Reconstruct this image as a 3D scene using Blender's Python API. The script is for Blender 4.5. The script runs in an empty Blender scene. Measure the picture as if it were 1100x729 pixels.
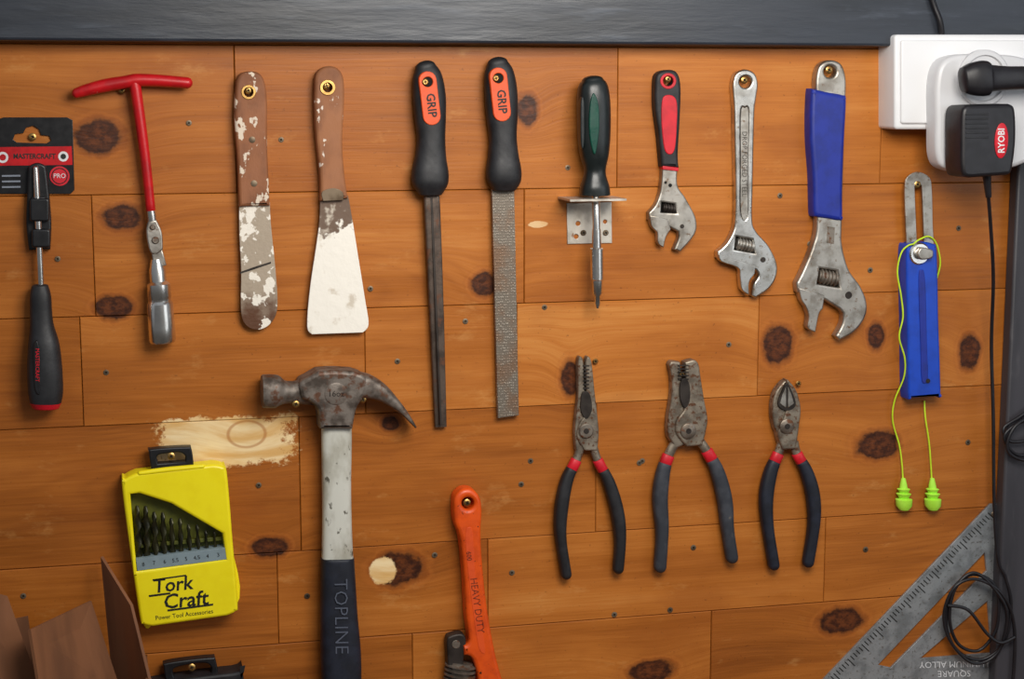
import bpy, math, random
from mathutils import Vector, Matrix
from mathutils.geometry import tessellate_polygon
random.seed(7)
scene = bpy.context.scene
try:
    scene.view_settings.view_transform = 'Standard'
    scene.view_settings.look = 'None'
except Exception: pass

# ------------------------------------------------------------ camera
F = 1800.0; PSI = math.radians(13.6); TH = math.radians(8.5); D = 1.8; ZC = 1.45
fw = Vector((math.cos(TH)*math.sin(PSI), math.cos(TH)*math.cos(PSI), -math.sin(TH)))
rt = Vector((math.cos(PSI), -math.sin(PSI), 0)); up = rt.cross(fw)
CAM = Vector((0, 0, ZC)) - fw*D
cam = bpy.data.objects.new('camera', bpy.data.cameras.new('camera'))
cam.data.lens = F/1100*36; cam.data.sensor_width = 36
cam.matrix_world = Matrix.Translation(CAM) @ Matrix((rt, up, -fw)).transposed().to_4x4()
scene.collection.objects.link(cam); scene.camera = cam

def W(px, py, d=0.0):
    """point at d metres in front of the wall (wall is the plane y=0)"""
    r = fw*F + rt*(px-550) + up*(364.5-py)
    return CAM + r*((-d-CAM.y)/r.y)

# ------------------------------------------------------------ materials
def lin(c):
    o = []
    for v in c[:3]:
        v = v/255.0
        o.append(v/12.92 if v <= .04045 else ((v+.055)/1.055)**2.4)
    return (*o, 1)
class NT:
    def __init__(s, name):
        s.m = bpy.data.materials.new(name); s.m.use_nodes = True
        s.t = s.m.node_tree; s.b = s.t.nodes['Principled BSDF']
    def n(s, typ, **kw):
        nd = s.t.nodes.new(typ)
        for k, v in kw.items():
            if k.startswith('i_'):
                key = k[2:].replace('_', ' ')
                s.put(nd.inputs[int(key)] if key.isdigit() else nd.inputs[key], v)
            else: setattr(nd, k, v)
        return nd
    def put(s, sock, v):
        if isinstance(v, bpy.types.NodeSocket): s.t.links.new(v, sock)
        else: sock.default_value = v
    def math(s, op, a, b=None, c=None, clamp=False):
        nd = s.t.nodes.new('ShaderNodeMath'); nd.operation = op; nd.use_clamp = clamp
        s.put(nd.inputs[0], a)
        if b is not None: s.put(nd.inputs[1], b)
        if c is not None: s.put(nd.inputs[2], c)
        return nd.outputs[0]
    def vmath(s, op, a, b=None):
        nd = s.t.nodes.new('ShaderNodeVectorMath'); nd.operation = op
        s.put(nd.inputs[0], a)
        if b is not None: s.put(nd.inputs[1], b)
        return nd.outputs['Value'] if op in ('LENGTH', 'DISTANCE') else nd.outputs[0]
    def noise(s, vec, scale, detail=3, rough=.55, dist=0):
        nd = s.n('ShaderNodeTexNoise', i_Scale=scale, i_Detail=detail, i_Roughness=rough, i_Distortion=dist)
        s.put(nd.inputs['Vector'], vec); return nd.outputs[0]
    def ramp(s, fac, stops, interp='LINEAR'):
        nd = s.t.nodes.new('ShaderNodeValToRGB'); cr = nd.color_ramp; cr.interpolation = interp
        while len(cr.elements) < len(stops): cr.elements.new(.5)
        for e, (p, c) in zip(cr.elements, stops):
            e.position = p; e.color = c if not isinstance(c, (int, float)) else (c, c, c, 1)
        s.put(nd.inputs[0], fac); return nd.outputs[0]
    def smooth(s, v, lo, hi):
        nd = s.n('ShaderNodeMapRange', interpolation_type='SMOOTHSTEP')
        s.put(nd.inputs['Value'], v); nd.inputs['From Min'].default_value = lo; nd.inputs['From Max'].default_value = hi
        return nd.outputs[0]
    def mix(s, f, a, b, bt='MIX'):
        nd = s.t.nodes.new('ShaderNodeMix'); nd.data_type = 'RGBA'; nd.blend_type = bt
        s.put(nd.inputs[0], f); s.put(nd.inputs[6], a); s.put(nd.inputs[7], b); return nd.outputs[2]
    def bump(s, h, strength, dist=.001):
        nd = s.n('ShaderNodeBump', i_Strength=strength, i_Distance=dist); s.put(nd.inputs['Height'], h)
        s.t.links.new(nd.outputs[0], s.b.inputs['Normal'])

def mat(name, c1, c2=None, rough=.5, metal=0, scale=60, lo=.4, hi=.68, bump=0, bscale=250, c3=None, s3=120, lo3=.55, hi3=.62,
        spec=.5, stretch=(1, 1, 1), zg=None, rv=.12):
    T = NT(name); b = T.b
    co = T.n('ShaderNodeTexCoord').outputs['Object']
    v = T.vmath('MULTIPLY', co, stretch)
    n1 = T.noise(v, scale, 4)
    if c2 is None: c2 = tuple(x*.94 for x in c1)
    f = n1
    if zg:
        z = T.n('ShaderNodeSeparateXYZ', i_0=T.n('ShaderNodeNewGeometry').outputs['Position']).outputs[2]
        g = T.n('ShaderNodeMapRange'); T.put(g.inputs['Value'], z); g.inputs['From Min'].default_value = zg[0]; g.inputs['From Max'].default_value = zg[1]
        f = T.math('ADD', T.math('MULTIPLY', T.math('SUBTRACT', n1, .5), zg[2]), g.outputs[0])
    mk = T.smooth(f, lo, hi)
    c = T.mix(mk, lin(c1), lin(c2))
    if c3 is not None:
        m3 = T.smooth(T.noise(v, s3, 4, .6), lo3, hi3); c = T.mix(m3, c, lin(c3))
        if metal: T.put(b.inputs['Metallic'], T.math('MULTIPLY_ADD', m3, -.4*metal, metal))
    elif metal: b.inputs['Metallic'].default_value = metal
    T.put(b.inputs['Base Color'], c)
    T.put(b.inputs['Roughness'], T.math('MULTIPLY_ADD', T.noise(v, scale*2.5, 3), rv*2, rough-rv))
    b.inputs['Specular IOR Level'].default_value = spec
    if bump: T.bump(T.noise(v, bscale, 3), bump)
    return T.m

def wood_material(knots, patches):
    T = NT('varnished_pine'); b = T.b
    pos = T.n('ShaderNodeNewGeometry').outputs['Position']
    rnd = T.n('ShaderNodeAttribute', attribute_name='rnd').outputs['Fac']
    wn = T.math('SUBTRACT', T.noise(pos, 55, 5, .65), .5)
    rmin = None; E = None
    for (kx, kz, rx, rz) in knots:
        v = T.vmath('MULTIPLY', T.vmath('SUBTRACT', pos, (kx, 0, kz)), (1/rx, 0, 1/rz))
        r = T.vmath('LENGTH', v)
        e = T.math('POWER', 2.718, T.math('MULTIPLY', T.math('MULTIPLY', r, r), -.2))
        rmin = r if rmin is None else T.math('MINIMUM', rmin, r)
        E = e if E is None else T.math('ADD', E, e)
    r = T.math('MULTIPLY_ADD', wn, .95, rmin)
    sep = T.n('ShaderNodeSeparateXYZ', i_0=pos)
    X = T.math('MULTIPLY_ADD', rnd, 9.0, sep.outputs[0])
    Z = T.math('ADD', T.math('MULTIPLY_ADD', rnd, 3.0, sep.outputs[2]), T.math('MULTIPLY', E, .018))
    def vec(sx, sz): return T.n('ShaderNodeCombineXYZ', i_0=T.math('MULTIPLY', X, sx), i_2=T.math('MULTIPLY', Z, sz)).outputs[0]
    broad = T.noise(vec(2.4, 13), 1, 4, .55)
    fine = T.noise(vec(12, 420), 1, 3, .6)
    med = T.noise(vec(3.5, 75), 1, 4, .6, .3)
    ph = T.math('MULTIPLY', T.math('ADD', T.math('MULTIPLY', T.noise(vec(1.3, 7), 1, 2), .55), Z), 260)
    ring = T.math('POWER', T.math('MULTIPLY_ADD', T.math('SINE', ph), .5, .5), 3)
    rmask = T.smooth(T.noise(vec(1.1, 4), 1, 1), .42, .62)
    f = T.math('ADD', T.math('MULTIPLY', broad, .6), T.math('MULTIPLY', med, .22))
    f = T.math('ADD', f, T.math('MULTIPLY', fine, .2))
    f = T.math('ADD', f, T.math('MULTIPLY', T.math('SUBTRACT', rnd, .5), .26))
    f = T.math('SUBTRACT', f, T.math('MULTIPLY', T.math('MULTIPLY', ring, rmask), .045))
    col = T.ramp(f, [(.33, lin((136, 74, 22))), (.47, lin((168, 96, 32))), (.58, lin((187, 112, 43))), (.78, lin((212, 144, 72)))])
    stain = T.smooth(T.noise(T.vmath('MULTIPLY', pos, (1, 1, 1.6)), 7, 4, .6), .48, .72)
    col = T.mix(T.math('MULTIPLY', stain, .42), col, lin((150, 80, 26)))
    pale = T.smooth(T.noise(T.vmath('MULTIPLY', pos, (1, 1, 2.2)), 13, 5, .7), .57, .72)
    col = T.mix(T.math('MULTIPLY', pale, .28), col, lin((220, 162, 94)))
    dirt = T.smooth(T.noise(pos, 260, 2, .7), .66, .76)
    col = T.mix(T.math('MULTIPLY', dirt, .45), col, lin((86, 44, 18)))
    kn = T.noise(T.vmath('MULTIPLY', pos, (1, 1, 1.5)), 110, 5, .7)
    kc = T.mix(T.smooth(kn, .36, .64), lin((58, 27, 12)), lin((106, 55, 24)))
    kc = T.mix(T.math('MULTIPLY', T.smooth(r, .45, .9), .65), kc, lin((46, 21, 10)))
    halo = T.math('SUBTRACT', 1, T.smooth(r, .95, 1.8))
    hl = T.math('MULTIPLY_ADD', T.math('SINE', T.math('MULTIPLY', r, 15)), .5, .5)
    col = T.mix(T.math('MULTIPLY', halo, .55), col, T.mix(hl, lin((134, 66, 22)), lin((180, 102, 40))))
    col = T.mix(T.math('SUBTRACT', 1, T.smooth(r, .82, 1.18)), col, kc)
    for (kx, kz, rx, rz, amt, box) in patches:
        v = T.vmath('MULTIPLY', T.vmath('SUBTRACT', pos, (kx, 0, kz)), (1/rx, 0, 1/rz))
        if box:
            s = T.n('ShaderNodeSeparateXYZ', i_0=T.vmath('ABSOLUTE', v)); d = T.math('MAXIMUM', s.outputs[0], s.outputs[2])
        else: d = T.vmath('LENGTH', v)
        d = T.math('ADD', d, T.math('MULTIPLY', T.math('SUBTRACT', T.noise(pos, 34, 6, .75), .5), 1.6 if box else 1.1))
        m = T.math('MULTIPLY', T.math('SUBTRACT', 1, T.smooth(d, .82, .98)), amt)
        pc = T.mix(T.smooth(T.noise(vec(12, 60), 1, 4), .35, .65), lin((224, 178, 110)), lin((248, 222, 172)))
        if box: pc = T.mix(T.math('MULTIPLY', T.math('SUBTRACT', 1, T.smooth(T.math('ABSOLUTE', T.math('SUBTRACT', rmin, 1.0)), .03, .14)), .6), pc, lin((180, 112, 54)))
        col = T.mix(m, col, pc)
    T.put(b.inputs['Base Color'], col)
    T.put(b.inputs['Roughness'], T.math('MULTIPLY_ADD', med, .3, .3))
    b.inputs['Specular IOR Level'].default_value = .3
    T.bump(T.math('ADD', fine, T.math('MULTIPLY', med, .8)), .2)
    return T.m

M = {}
def mk(name, *a, **k): M[name] = mat(name, *a, **k); return M[name]
mk('black_rubber', (24, 24, 27), (36, 36, 39), rough=.55, bump=.12)
mk('black_plastic', (18, 18, 20), (26, 26, 29), rough=.4)
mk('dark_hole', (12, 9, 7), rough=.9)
mk('grip_charcoal', (46, 49, 56), (62, 65, 72), rough=.58, c3=(95, 90, 84), lo3=.66, hi3=.74, bump=.1)
mk('grip_navy', (18, 22, 33), (28, 33, 47), rough=.55, bump=.1)
mk('red_paint', (196, 18, 26), (168, 13, 21), rough=.36, bump=.05)
mk('red_plastic', (210, 24, 42), (188, 20, 36), rough=.45)
mk('orange_plastic', (228, 84, 26), (212, 74, 22), rough=.5)
mk('orange_paint', (228, 84, 13), (206, 72, 11), rough=.42, c3=(70, 34, 20), s3=170, lo3=.65, hi3=.71)
mk('cream_ink', (240, 210, 180), rough=.6)
mk('white_ink', (225, 225, 225), rough=.6)
mk('grey_ink', (128, 134, 146), rough=.6)
mk('grey_ink_dim', (84, 90, 104), rough=.6)
mk('black_ink', (22, 22, 18), rough=.6)
mk('worn_orange_ink', (120, 44, 14), rough=.6)
mk('chrome', (216, 212, 204), (176, 170, 160), rough=.3, metal=1, c3=(132, 112, 90), s3=200, lo3=.58, hi3=.74, rv=.08)
mk('clean_chrome', (225, 222, 216), (200, 196, 190), rough=.24, metal=1, scale=30, rv=.04)
mk('satin_steel', (188, 182, 172), (150, 142, 131), rough=.42, metal=.92, c3=(116, 86, 60), s3=170, lo3=.57, hi3=.74, bump=.12)
mk('worn_steel', (144, 134, 122), (104, 93, 82), rough=.5, metal=.75, c3=(106, 66, 40), s3=150, lo3=.52, hi3=.66, bump=.25)
mk('plier_steel', (158, 146, 129), (112, 101, 88), rough=.48, metal=.7, c3=(98, 64, 42), s3=190, lo3=.51, hi3=.66, bump=.3)
mk('dark_steel', (66, 59, 54), (46, 40, 36), rough=.5, metal=.6)
mk('hammer_steel', (126, 116, 107), (76, 66, 58), rough=.54, metal=.5, scale=70, c3=(94, 60, 40), s3=110, lo3=.5, hi3=.66, bump=.4, bscale=180)
mk('hammer_shaft_paint', (204, 203, 192), (166, 162, 147), rough=.55, scale=40, c3=(92, 88, 76), s3=130, lo3=.6, hi3=.67, stretch=(1, 1, .5))
mk('file_steel', (98, 84, 74), (70, 58, 50), rough=.55, metal=.55, c3=(104, 66, 44), s3=90, lo3=.54, hi3=.68, bump=.3, bscale=500)
mk('brass', (200, 160, 95), (160, 120, 68), rough=.35, metal=1)
mk('screw_steel', (124, 108, 88), (86, 70, 52), rough=.5, metal=.6)
mk('blue_grip', (26, 46, 148), (22, 40, 130), rough=.46, bump=.05)
mk('blue_plastic', (18, 70, 188), (16, 62, 170), rough=.38)
mk('wood_handle_brown', (150, 94, 58), (114, 68, 40), rough=.65, scale=30, c3=(222, 205, 184), s3=70, lo3=.58, hi3=.61, stretch=(1, 1, .6), bump=.3)
mk('wood_handle_clean', (160, 104, 66), (124, 76, 46), rough=.65, scale=30, c3=(228, 214, 198), s3=55, lo3=.62, hi3=.65, stretch=(1, 1, .6), bump=.2)
z = lambda py: W(550, py).z
mk('blade_worn', (92, 56, 32), (172, 156, 136), rough=.55, metal=.1, zg=(z(352), z(290), 1.1), lo=.25, hi=.95, c3=(240, 232, 218), s3=55, lo3=.53, hi3=.57, bump=.35)
mk('blade_painted', (246, 240, 228), (112, 90, 74), rough=.65, zg=(z(266), z(212), 1.8), lo=.4, hi=.52, scale=55, bump=.7, bscale=80, c3=(214, 202, 184), s3=45, lo3=.56, hi3=.7)
mk('green_plastic', (12, 70, 55), (10, 58, 48), rough=.3)
mk('screwdriver_black', (20, 25, 25), (26, 32, 32), rough=.33)
mk('galvanised', (205, 198, 186), (172, 164, 152), rough=.46, metal=.7, c3=(136, 98, 68), s3=90, lo3=.6, hi3=.72)
mk('yellow_plastic', (246, 228, 24), (242, 222, 20), rough=.36, spec=.4)
mk('case_interior', (96, 98, 20), (72, 76, 16), rough=.6)
mk('label_grey', (128, 144, 150), (118, 134, 140), rough=.5)
mk('drill_bit_steel', (58, 56, 34), (36, 35, 24), rough=.35, metal=.6)
mk('white_plastic', (232, 232, 233), (228, 228, 229), rough=.32, scale=15, rv=.03)
mk('offwhite_plastic', (214, 214, 216), (208, 208, 210), rough=.35, scale=15, rv=.03)
mk('charger_black', (22, 20, 24), (29, 27, 31), rough=.42)
mk('lime_cord', (206, 238, 44), (192, 226, 34), rough=.5)
mk('lime_foam', (190, 252, 80), (178, 240, 64), rough=.6)
mk('aluminium', (160, 163, 164), (130, 133, 134), rough=.45, metal=.5, c3=(108, 106, 102), s3=260, lo3=.54, hi3=.7)
mk('cardboard', (132, 84, 52), (106, 66, 40), rough=.8, scale=20, stretch=(1, 1, .2))
mk('card_black', (18, 17, 19), rough=.35)
mk('beam_paint', (46, 51, 60), (33, 37, 44), rough=.42, scale=16, c3=(66, 72, 82), s3=45, lo3=.56, hi3=.76, stretch=(.25, 1, 1.6), bump=.5, bscale=90)
mk('post_paint', (64, 62, 67), (44, 43, 47), rough=.5, scale=14, c3=(88, 85, 88), s3=30, lo3=.6, hi3=.75, stretch=(1, 1, .2), bump=.3, bscale=90)
mk('concrete', (110, 106, 100), (90, 86, 82), rough=.85, scale=6, bump=.3, bscale=60)
mk('bench_wood', (140, 92, 52), (112, 70, 38), rough=.65, scale=10, stretch=(.3, 3, 1))
mk('backing', (46, 23, 9), rough=.9)
def rasp():
    T = NT('rasp_steel'); co = T.n('ShaderNodeTexCoord').outputs['Object']
    v = T.n('ShaderNodeTexVoronoi', i_Scale=430.0, feature='F1'); T.put(v.inputs['Vector'], T.vmath('MULTIPLY', co, (1.2, 1, .8)))
    v.inputs['Randomness'].default_value = .35
    m = T.smooth(v.outputs['Distance'], .1, .6)
    c = T.mix(m, lin((190, 180, 166)), lin((122, 112, 100)))
    c = T.mix(T.math('MULTIPLY', T.smooth(T.noise(co, 40, 3), .42, .68), .6), c, lin((128, 90, 60)))
    T.put(T.b.inputs['Base Color'], c); T.b.inputs['Metallic'].default_value = .5; T.b.inputs['Roughness'].default_value = .5
    T.bump(T.math('SUBTRACT', 1, m), .6); M['rasp_steel'] = T.m
rasp()

# ------------------------------------------------------------ geometry builder
def cr_pt(p0, p1, p2, p3, t):
    return tuple(.5*((2*b)+(-a+c)*t+(2*a-5*b+4*c-d)*t*t+(-a+3*b-3*c+d)*t**3) for a, b, c, d in zip(p0, p1, p2, p3))
def cr_open(pts, sub):
    if sub <= 1 or len(pts) < 3:
        return [tuple(p) for p in pts]
    out = []
    for i in range(len(pts)-1):
        p0 = pts[max(i-1, 0)]; p3 = pts[min(i+2, len(pts)-1)]
        for k in range(sub): out.append(cr_pt(p0, pts[i], pts[i+1], p3, k/sub))
    out.append(tuple(pts[-1])); return out
def outline(pts, sub=6):
    n = len(pts); P = [(p[0], p[1]) for p in pts]; C = [len(p) > 2 for p in pts]; out = []
    for i in range(n):
        j = (i+1) % n
        if C[i] and C[j]: out.append(P[i]); continue
        p0 = P[i] if C[i] else P[i-1]; p3 = P[j] if C[j] else P[(j+1) % n]
        for k in range(sub): out.append(cr_pt(p0, P[i], P[j], p3, k/sub))
    return out
def c(*pts): return [(x, y, 1) for x, y in pts]
def circ(px, py, r, n=20, ry=None):
    ry = ry or r
    return [(px+r*math.cos(2*math.pi*i/n), py+ry*math.sin(2*math.pi*i/n), 1) for i in range(n)]
def rrect(x0, y0, x1, y1, r, n=4):
    o = []
    for cx, cy, a in ((x1-r, y1-r, 0), (x0+r, y1-r, 90), (x0+r, y0+r, 180), (x1-r, y0+r, 270)):
        for k in range(n+1):
            t = math.radians(a+90*k/n); o.append((cx+r*math.cos(t), cy+r*math.sin(t), 1))
    return o
def capsule(x0, y0, x1, y1, r, n=8):
    a = math.atan2(y1-y0, x1-x0); o = []
    for k in range(n+1):
        t = a+math.pi/2+math.pi*k/n; o.append((x0+r*math.cos(t), y0+r*math.sin(t), 1))
    for k in range(n+1):
        t = a-math.pi/2+math.pi*k/n; o.append((x1+r*math.cos(t), y1+r*math.sin(t), 1))
    return o
def area(l): return .5*sum(l[i-1][0]*l[i][1]-l[i][0]*l[i-1][1] for i in range(len(l)))
def inset(l, o):
    n = len(l); out = []
    for i in range(n):
        a, b, d = Vector(l[i-1]), Vector(l[i]), Vector(l[(i+1) % n])
        u = (b-a); v = (d-b)
        if u.length < 1e-9 or v.length < 1e-9: out.append(tuple(b)); continue
        u.normalize(); v.normalize()
        n1 = Vector((-u.y, u.x)); n2 = Vector((-v.y, v.x)); s = n1+n2
        k = max(1+n1.dot(n2), .45)
        out.append(tuple(b+s*(o/k)))
    return out

class B:
    def __init__(s, name): s.name = name; s.v = []; s.f = []; s.mi = []; s.sm = []; s.mats = []
    def mid(s, m):
        if m not in s.mats: s.mats.append(m)
        return s.mats.index(m)
    def add(s, v, f, m, smooth=True):
        o = len(s.v); s.v += [Vector(p) for p in v]; k = s.mid(m)
        for q in f: s.f.append([o+i for i in q]); s.mi.append(k); s.sm.append(smooth)
    def closed(s, v, f, m, smooth=True):
        vol = 0; o = Vector(v[0])
        for q in f:
            for i in range(1, len(q)-1): vol += (Vector(v[q[0]])-o).dot((Vector(v[q[i]])-o).cross(Vector(v[q[i+1]])-o))
        if vol < 0: f = [list(reversed(q)) for q in f]
        s.add(v, f, m, smooth)
    def plate(s, pts, m, d0, d1, bev=.8, holes=(), sub=6, segs=3, dref=None):
        """extruded outline; d0,d1,bev in mm"""
        d0 /= 1000; d1 /= 1000; bev /= 1000
        dr = d1 if dref is None else dref/1000
        loops = []
        for k, L in enumerate([pts]+list(holes)):
            l = [((w := W(x, y, dr)).x, w.z) for x, y in outline(L, sub)]
            if (area(l) < 0) == (k == 0): l.reverse()
            loops.append(l)
        levels = [(0, d0)]
        if bev > 0: levels += [(bev*(1-math.cos(math.pi/2*j/segs)), d1-bev+bev*math.sin(math.pi/2*j/segs)) for j in range(segs+1)]
        else: levels.append((0, d1))
        for l in loops:
            n = len(l); v = []; f = []
            for o, d in levels:
                v += [(x, -d, zz) for x, zz in (inset(l, o) if o else l)]
            for a in range(len(levels)-1):
                for i in range(n):
                    j = (i+1) % n; f.append((a*n+i, a*n+j, (a+1)*n+j, (a+1)*n+i))
            s.add(v, f, m)
        for front in (1, 0):
            ls = [inset(l, bev) if front and bev else l for l in loops]; d = d1 if front else d0
            flat = [p for l in ls for p in l]
            tris = tessellate_polygon([[Vector((x, zz, 0)) for x, zz in l] for l in ls])
            f = []
            for t in tris:
                a, b2, c2 = (flat[i] for i in t)
                cr = (b2[0]-a[0])*(c2[1]-a[1])-(b2[1]-a[1])*(c2[0]-a[0])
                t = list(t)
                if (cr < 0) == bool(front): t.reverse()
                f.append(t)
            s.add([(x, -d, zz) for x, zz in flat], f, m, False)
    def loft(s, st, m, n=2.0, seg=20, sub=5, r0=0, r1=0, smooth=True):
        """stations: px,py,half width px, half depth mm, centre depth mm"""
        st = cr_open(st, sub); N = len(st)
        def nrm(i):
            a = st[max(i-1, 0)]; b = st[min(i+1, N-1)]; dx, dy = b[0]-a[0], b[1]-a[1]; L = math.hypot(dx, dy) or 1
            return dx/L, dy/L
        full = []
        if r0:
            tx, ty = nrm(0); p = st[0]
            for k in range(5):
                t = math.pi/2*(k+.35)/5; q = math.sin(t)
                full.append((p[0]-tx*r0*math.cos(t), p[1]-ty*r0*math.cos(t), p[2]*q, p[3]*q, p[4], tx, ty))
        for i, p in enumerate(st): full.append((*p, *nrm(i)))
        if r1:
            tx, ty = nrm(N-1); p = st[-1]
            for k in range(5):
                q = math.cos(math.pi/2*(k+.65)/5); sx = math.sin(math.pi/2*(k+.65)/5)
                full.append((p[0]+tx*r1*sx, p[1]+ty*r1*sx, p[2]*q, p[3]*q, p[4], tx, ty))
        v = []; f = []
        for (px, py, hw, hd, dc, tx, ty) in full:
            ce = W(px, py, dc/1000); ac = W(px-ty*hw, py+tx*hw, dc/1000)-ce
            for k in range(seg):
                t = 2*math.pi*k/seg; cs, sn = math.cos(t), math.sin(t)
                a = math.copysign(abs(cs)**(2/n), cs); b = math.copysign(abs(sn)**(2/n), sn)
                v.append(ce+ac*a+Vector((0, -hd/1000, 0))*b)
        R = len(full)
        for a in range(R-1):
            for k in range(seg):
                j = (k+1) % seg; f.append((a*seg+k, a*seg+j, (a+1)*seg+j, (a+1)*seg+k))
        f.append(tuple(reversed(range(seg)))); f.append(tuple((R-1)*seg+k for k in range(seg)))
        s.closed(v, f, m, smooth)
    def tube(s, pts, r, m, seg=10, sub=8):
        P = [Vector(W(x, y, d/1000)) for x, y, d in pts]; P = [Vector(p) for p in cr_open([tuple(p) for p in P], sub)]
        r /= 1000; v = []; f = []; u = None
        for i, p in enumerate(P):
            t = (P[min(i+1, len(P)-1)]-P[max(i-1, 0)]).normalized()
            if u is None: u = t.orthogonal().normalized()
            u = (u-t*u.dot(t)).normalized(); w = t.cross(u)
            for k in range(seg):
                a = 2*math.pi*k/seg; v.append(p+u*math.cos(a)*r+w*math.sin(a)*r)
        for a in range(len(P)-1):
            for k in range(seg):
                j = (k+1) % seg; f.append((a*seg+k, a*seg+j, (a+1)*seg+j, (a+1)*seg+k))
        f.append(tuple(reversed(range(seg)))); f.append(tuple((len(P)-1)*seg+k for k in range(seg)))
        s.closed(v, f, m)
    def disc(s, px, py, prof, m, seg=24, asp=1.0):
        """turned about the wall normal; profile (radius px, depth mm)"""
        dm = max(d for r, d in prof)/1000; ce = W(px, py, dm); k = (W(px, py-10, dm)-ce).length/10
        v = []; f = []
        for r, d in prof:
            for i in range(seg):
                a = 2*math.pi*i/seg; v.append((ce.x+math.cos(a)*r*k*asp, -d/1000, ce.z+math.sin(a)*r*k))
        for a in range(len(prof)-1):
            for i in range(seg):
                j = (i+1) % seg; f.append((a*seg+i, a*seg+j, (a+1)*seg+j, (a+1)*seg+i))
        f.append(tuple(reversed(range(seg)))); f.append(tuple((len(prof)-1)*seg+i for i in range(seg)))
        s.closed(v, f, m)
    def text(s, txt, px, py, size, ang, d, m, sx=1.0, shear=0, sp=1.0, bold=0):
        cu = bpy.data.curves.new('t', 'FONT'); cu.body = txt; cu.align_x = 'CENTER'; cu.align_y = 'CENTER'; cu.resolution_u = 2
        cu.space_character = sp; cu.offset = bold
        ob = bpy.data.objects.new('t', cu); scene.collection.objects.link(ob)
        dg = bpy.context.evaluated_depsgraph_get(); me = bpy.data.meshes.new_from_object(ob.evaluated_get(dg))
        a = math.radians(ang); v = []
        for q in me.vertices:
            u = (q.co.x+q.co.y*shear)*size*sx; w = q.co.y*size
            v.append(W(px+u*math.cos(a)-w*math.sin(a), py-u*math.sin(a)-w*math.cos(a), d/1000))
        f = []
        for p in me.polygons:
            idx = list(p.vertices); nn = (v[idx[1]]-v[idx[0]]).cross(v[idx[2]]-v[idx[0]])
            if nn.y > 0: idx.reverse()
            f.append(idx)
        s.add(v, f, m, False)
        bpy.data.objects.remove(ob); bpy.data.curves.remove(cu); bpy.data.meshes.remove(me)
    def knurl(s, px, py, r, L, ang, dc, m, rmm=None, ridges=5):
        a = math.radians(ang); st = []
        n = ridges*2
        for i in range(n+1):
            t = (i/n-.5)*L
            for q, e in ((1.0, -.3), (1.0, .3)) if i % 2 else ((.78, -.3), (.78, .3)):
                tt = t+e*L/n*1.2
                st.append((px+math.cos(a)*tt, py-math.sin(a)*tt, r*q, (rmm or r)*q, dc))
        s.loft(st, m, sub=1, seg=16)
    def build(s):
        xs = [p.x for p in s.v]; ys = [p.y for p in s.v]; zs = [p.z for p in s.v]
        o = Vector(((min(xs)+max(xs))/2, (min(ys)+max(ys))/2, (min(zs)+max(zs))/2))
        me = bpy.data.meshes.new(s.name); me.from_pydata([p-o for p in s.v], [], s.f)
        for m in s.mats: me.materials.append(M[m] if isinstance(m, str) else m)
        me.polygons.foreach_set('material_index', s.mi); me.polygons.foreach_set('use_smooth', s.sm)
        me.update()
        try: me.set_sharp_from_angle(angle=math.radians(38))
        except Exception: pass
        ob = bpy.data.objects.new(s.name, me); ob.location = o; scene.collection.objects.link(ob); return ob

def boxv(x0, x1, y0, y1, z0, z1):
    v = [(x, y, zz) for x in (x0, x1) for y in (y0, y1) for zz in (z0, z1)]
    f = [(0, 1, 3, 2), (4, 6, 7, 5), (0, 4, 5, 1), (2, 3, 7, 6), (0, 2, 6, 4), (1, 5, 7, 3)]
    return v, f

# ------------------------------------------------------------ room: plank wall
XL = W(-500, 364).x; XR = W(1650, 364).x
rows_px = [50, 203, 326, 437, 577, 672]
zrow = [W(550, p).z for p in rows_px]
seams = {0: [253, 663, 947], 1: [100, 563, 975], 2: [87, 392, 555, 814], 3: [322, 640, 1090], 4: [298, 524, 885], 5: [-60, 443, 763]}
tones = {0: [.45, .38, .6, .38], 1: [.28, .48, .6, .42], 2: [.22, .42, .5, .82, .5], 3: [.22, .36, .5, .58], 4: [.25, .48, .6, .42], 5: [.22, .33, .64, .38]}
ztop = zrow[0]+.15
bounds = [(ztop+.15, ztop+.3, [], None), (ztop, ztop+.15, [], None), (zrow[0], ztop, [], None)]
for i in range(5):
    bounds.append((zrow[i+1], zrow[i], [W(p, (rows_px[i]+rows_px[i+1])/2).x for p in seams[i]], tones[i]))
zz = zrow[5]
first = True
while zz > .13:
    nz = zz-.115
    bounds.append((nz, zz, [W(p, 715).x for p in seams[5]] if first else [random.uniform(-.6, 0), random.uniform(.1, .7)], tones[5] if first else None)); zz = nz; first = False
bounds.append((0, zz, [], None))
wv, wf, wr = [], [], []
for (z0, z1, sm, tn) in bounds:
    xs = [XL]+sorted(sm)+[XR]
    for i in range(len(xs)-1):
        g = .00028
        x0, x1 = xs[i]+g, xs[i+1]-g; a, b2 = z0+g, z1-g
        y = -random.uniform(0, .0014); o = len(wv); e = .0007
        wv += [(x0, .018, a), (x1, .018, a), (x1, .018, b2), (x0, .018, b2),
               (x0, y+e, a), (x1, y+e, a), (x1, y+e, b2), (x0, y+e, b2),
               (x0+e, y, a+e), (x1-e, y, a+e), (x1-e, y, b2-e), (x0+e, y, b2-e)]
        for q in ((3, 2, 1, 0), (0, 1, 5, 4), (1, 2, 6, 5), (2, 3, 7, 6), (3, 0, 4, 7), (4, 5, 9, 8), (5, 6, 10, 9), (6, 7, 11, 10), (7, 4, 8, 11), (8, 9, 10, 11)):
            wf.append([o+k for k in q])
        wr += [(tn[i] if tn else random.random())+random.uniform(-.06, .06)]*12
nplank = len(wf)
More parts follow.
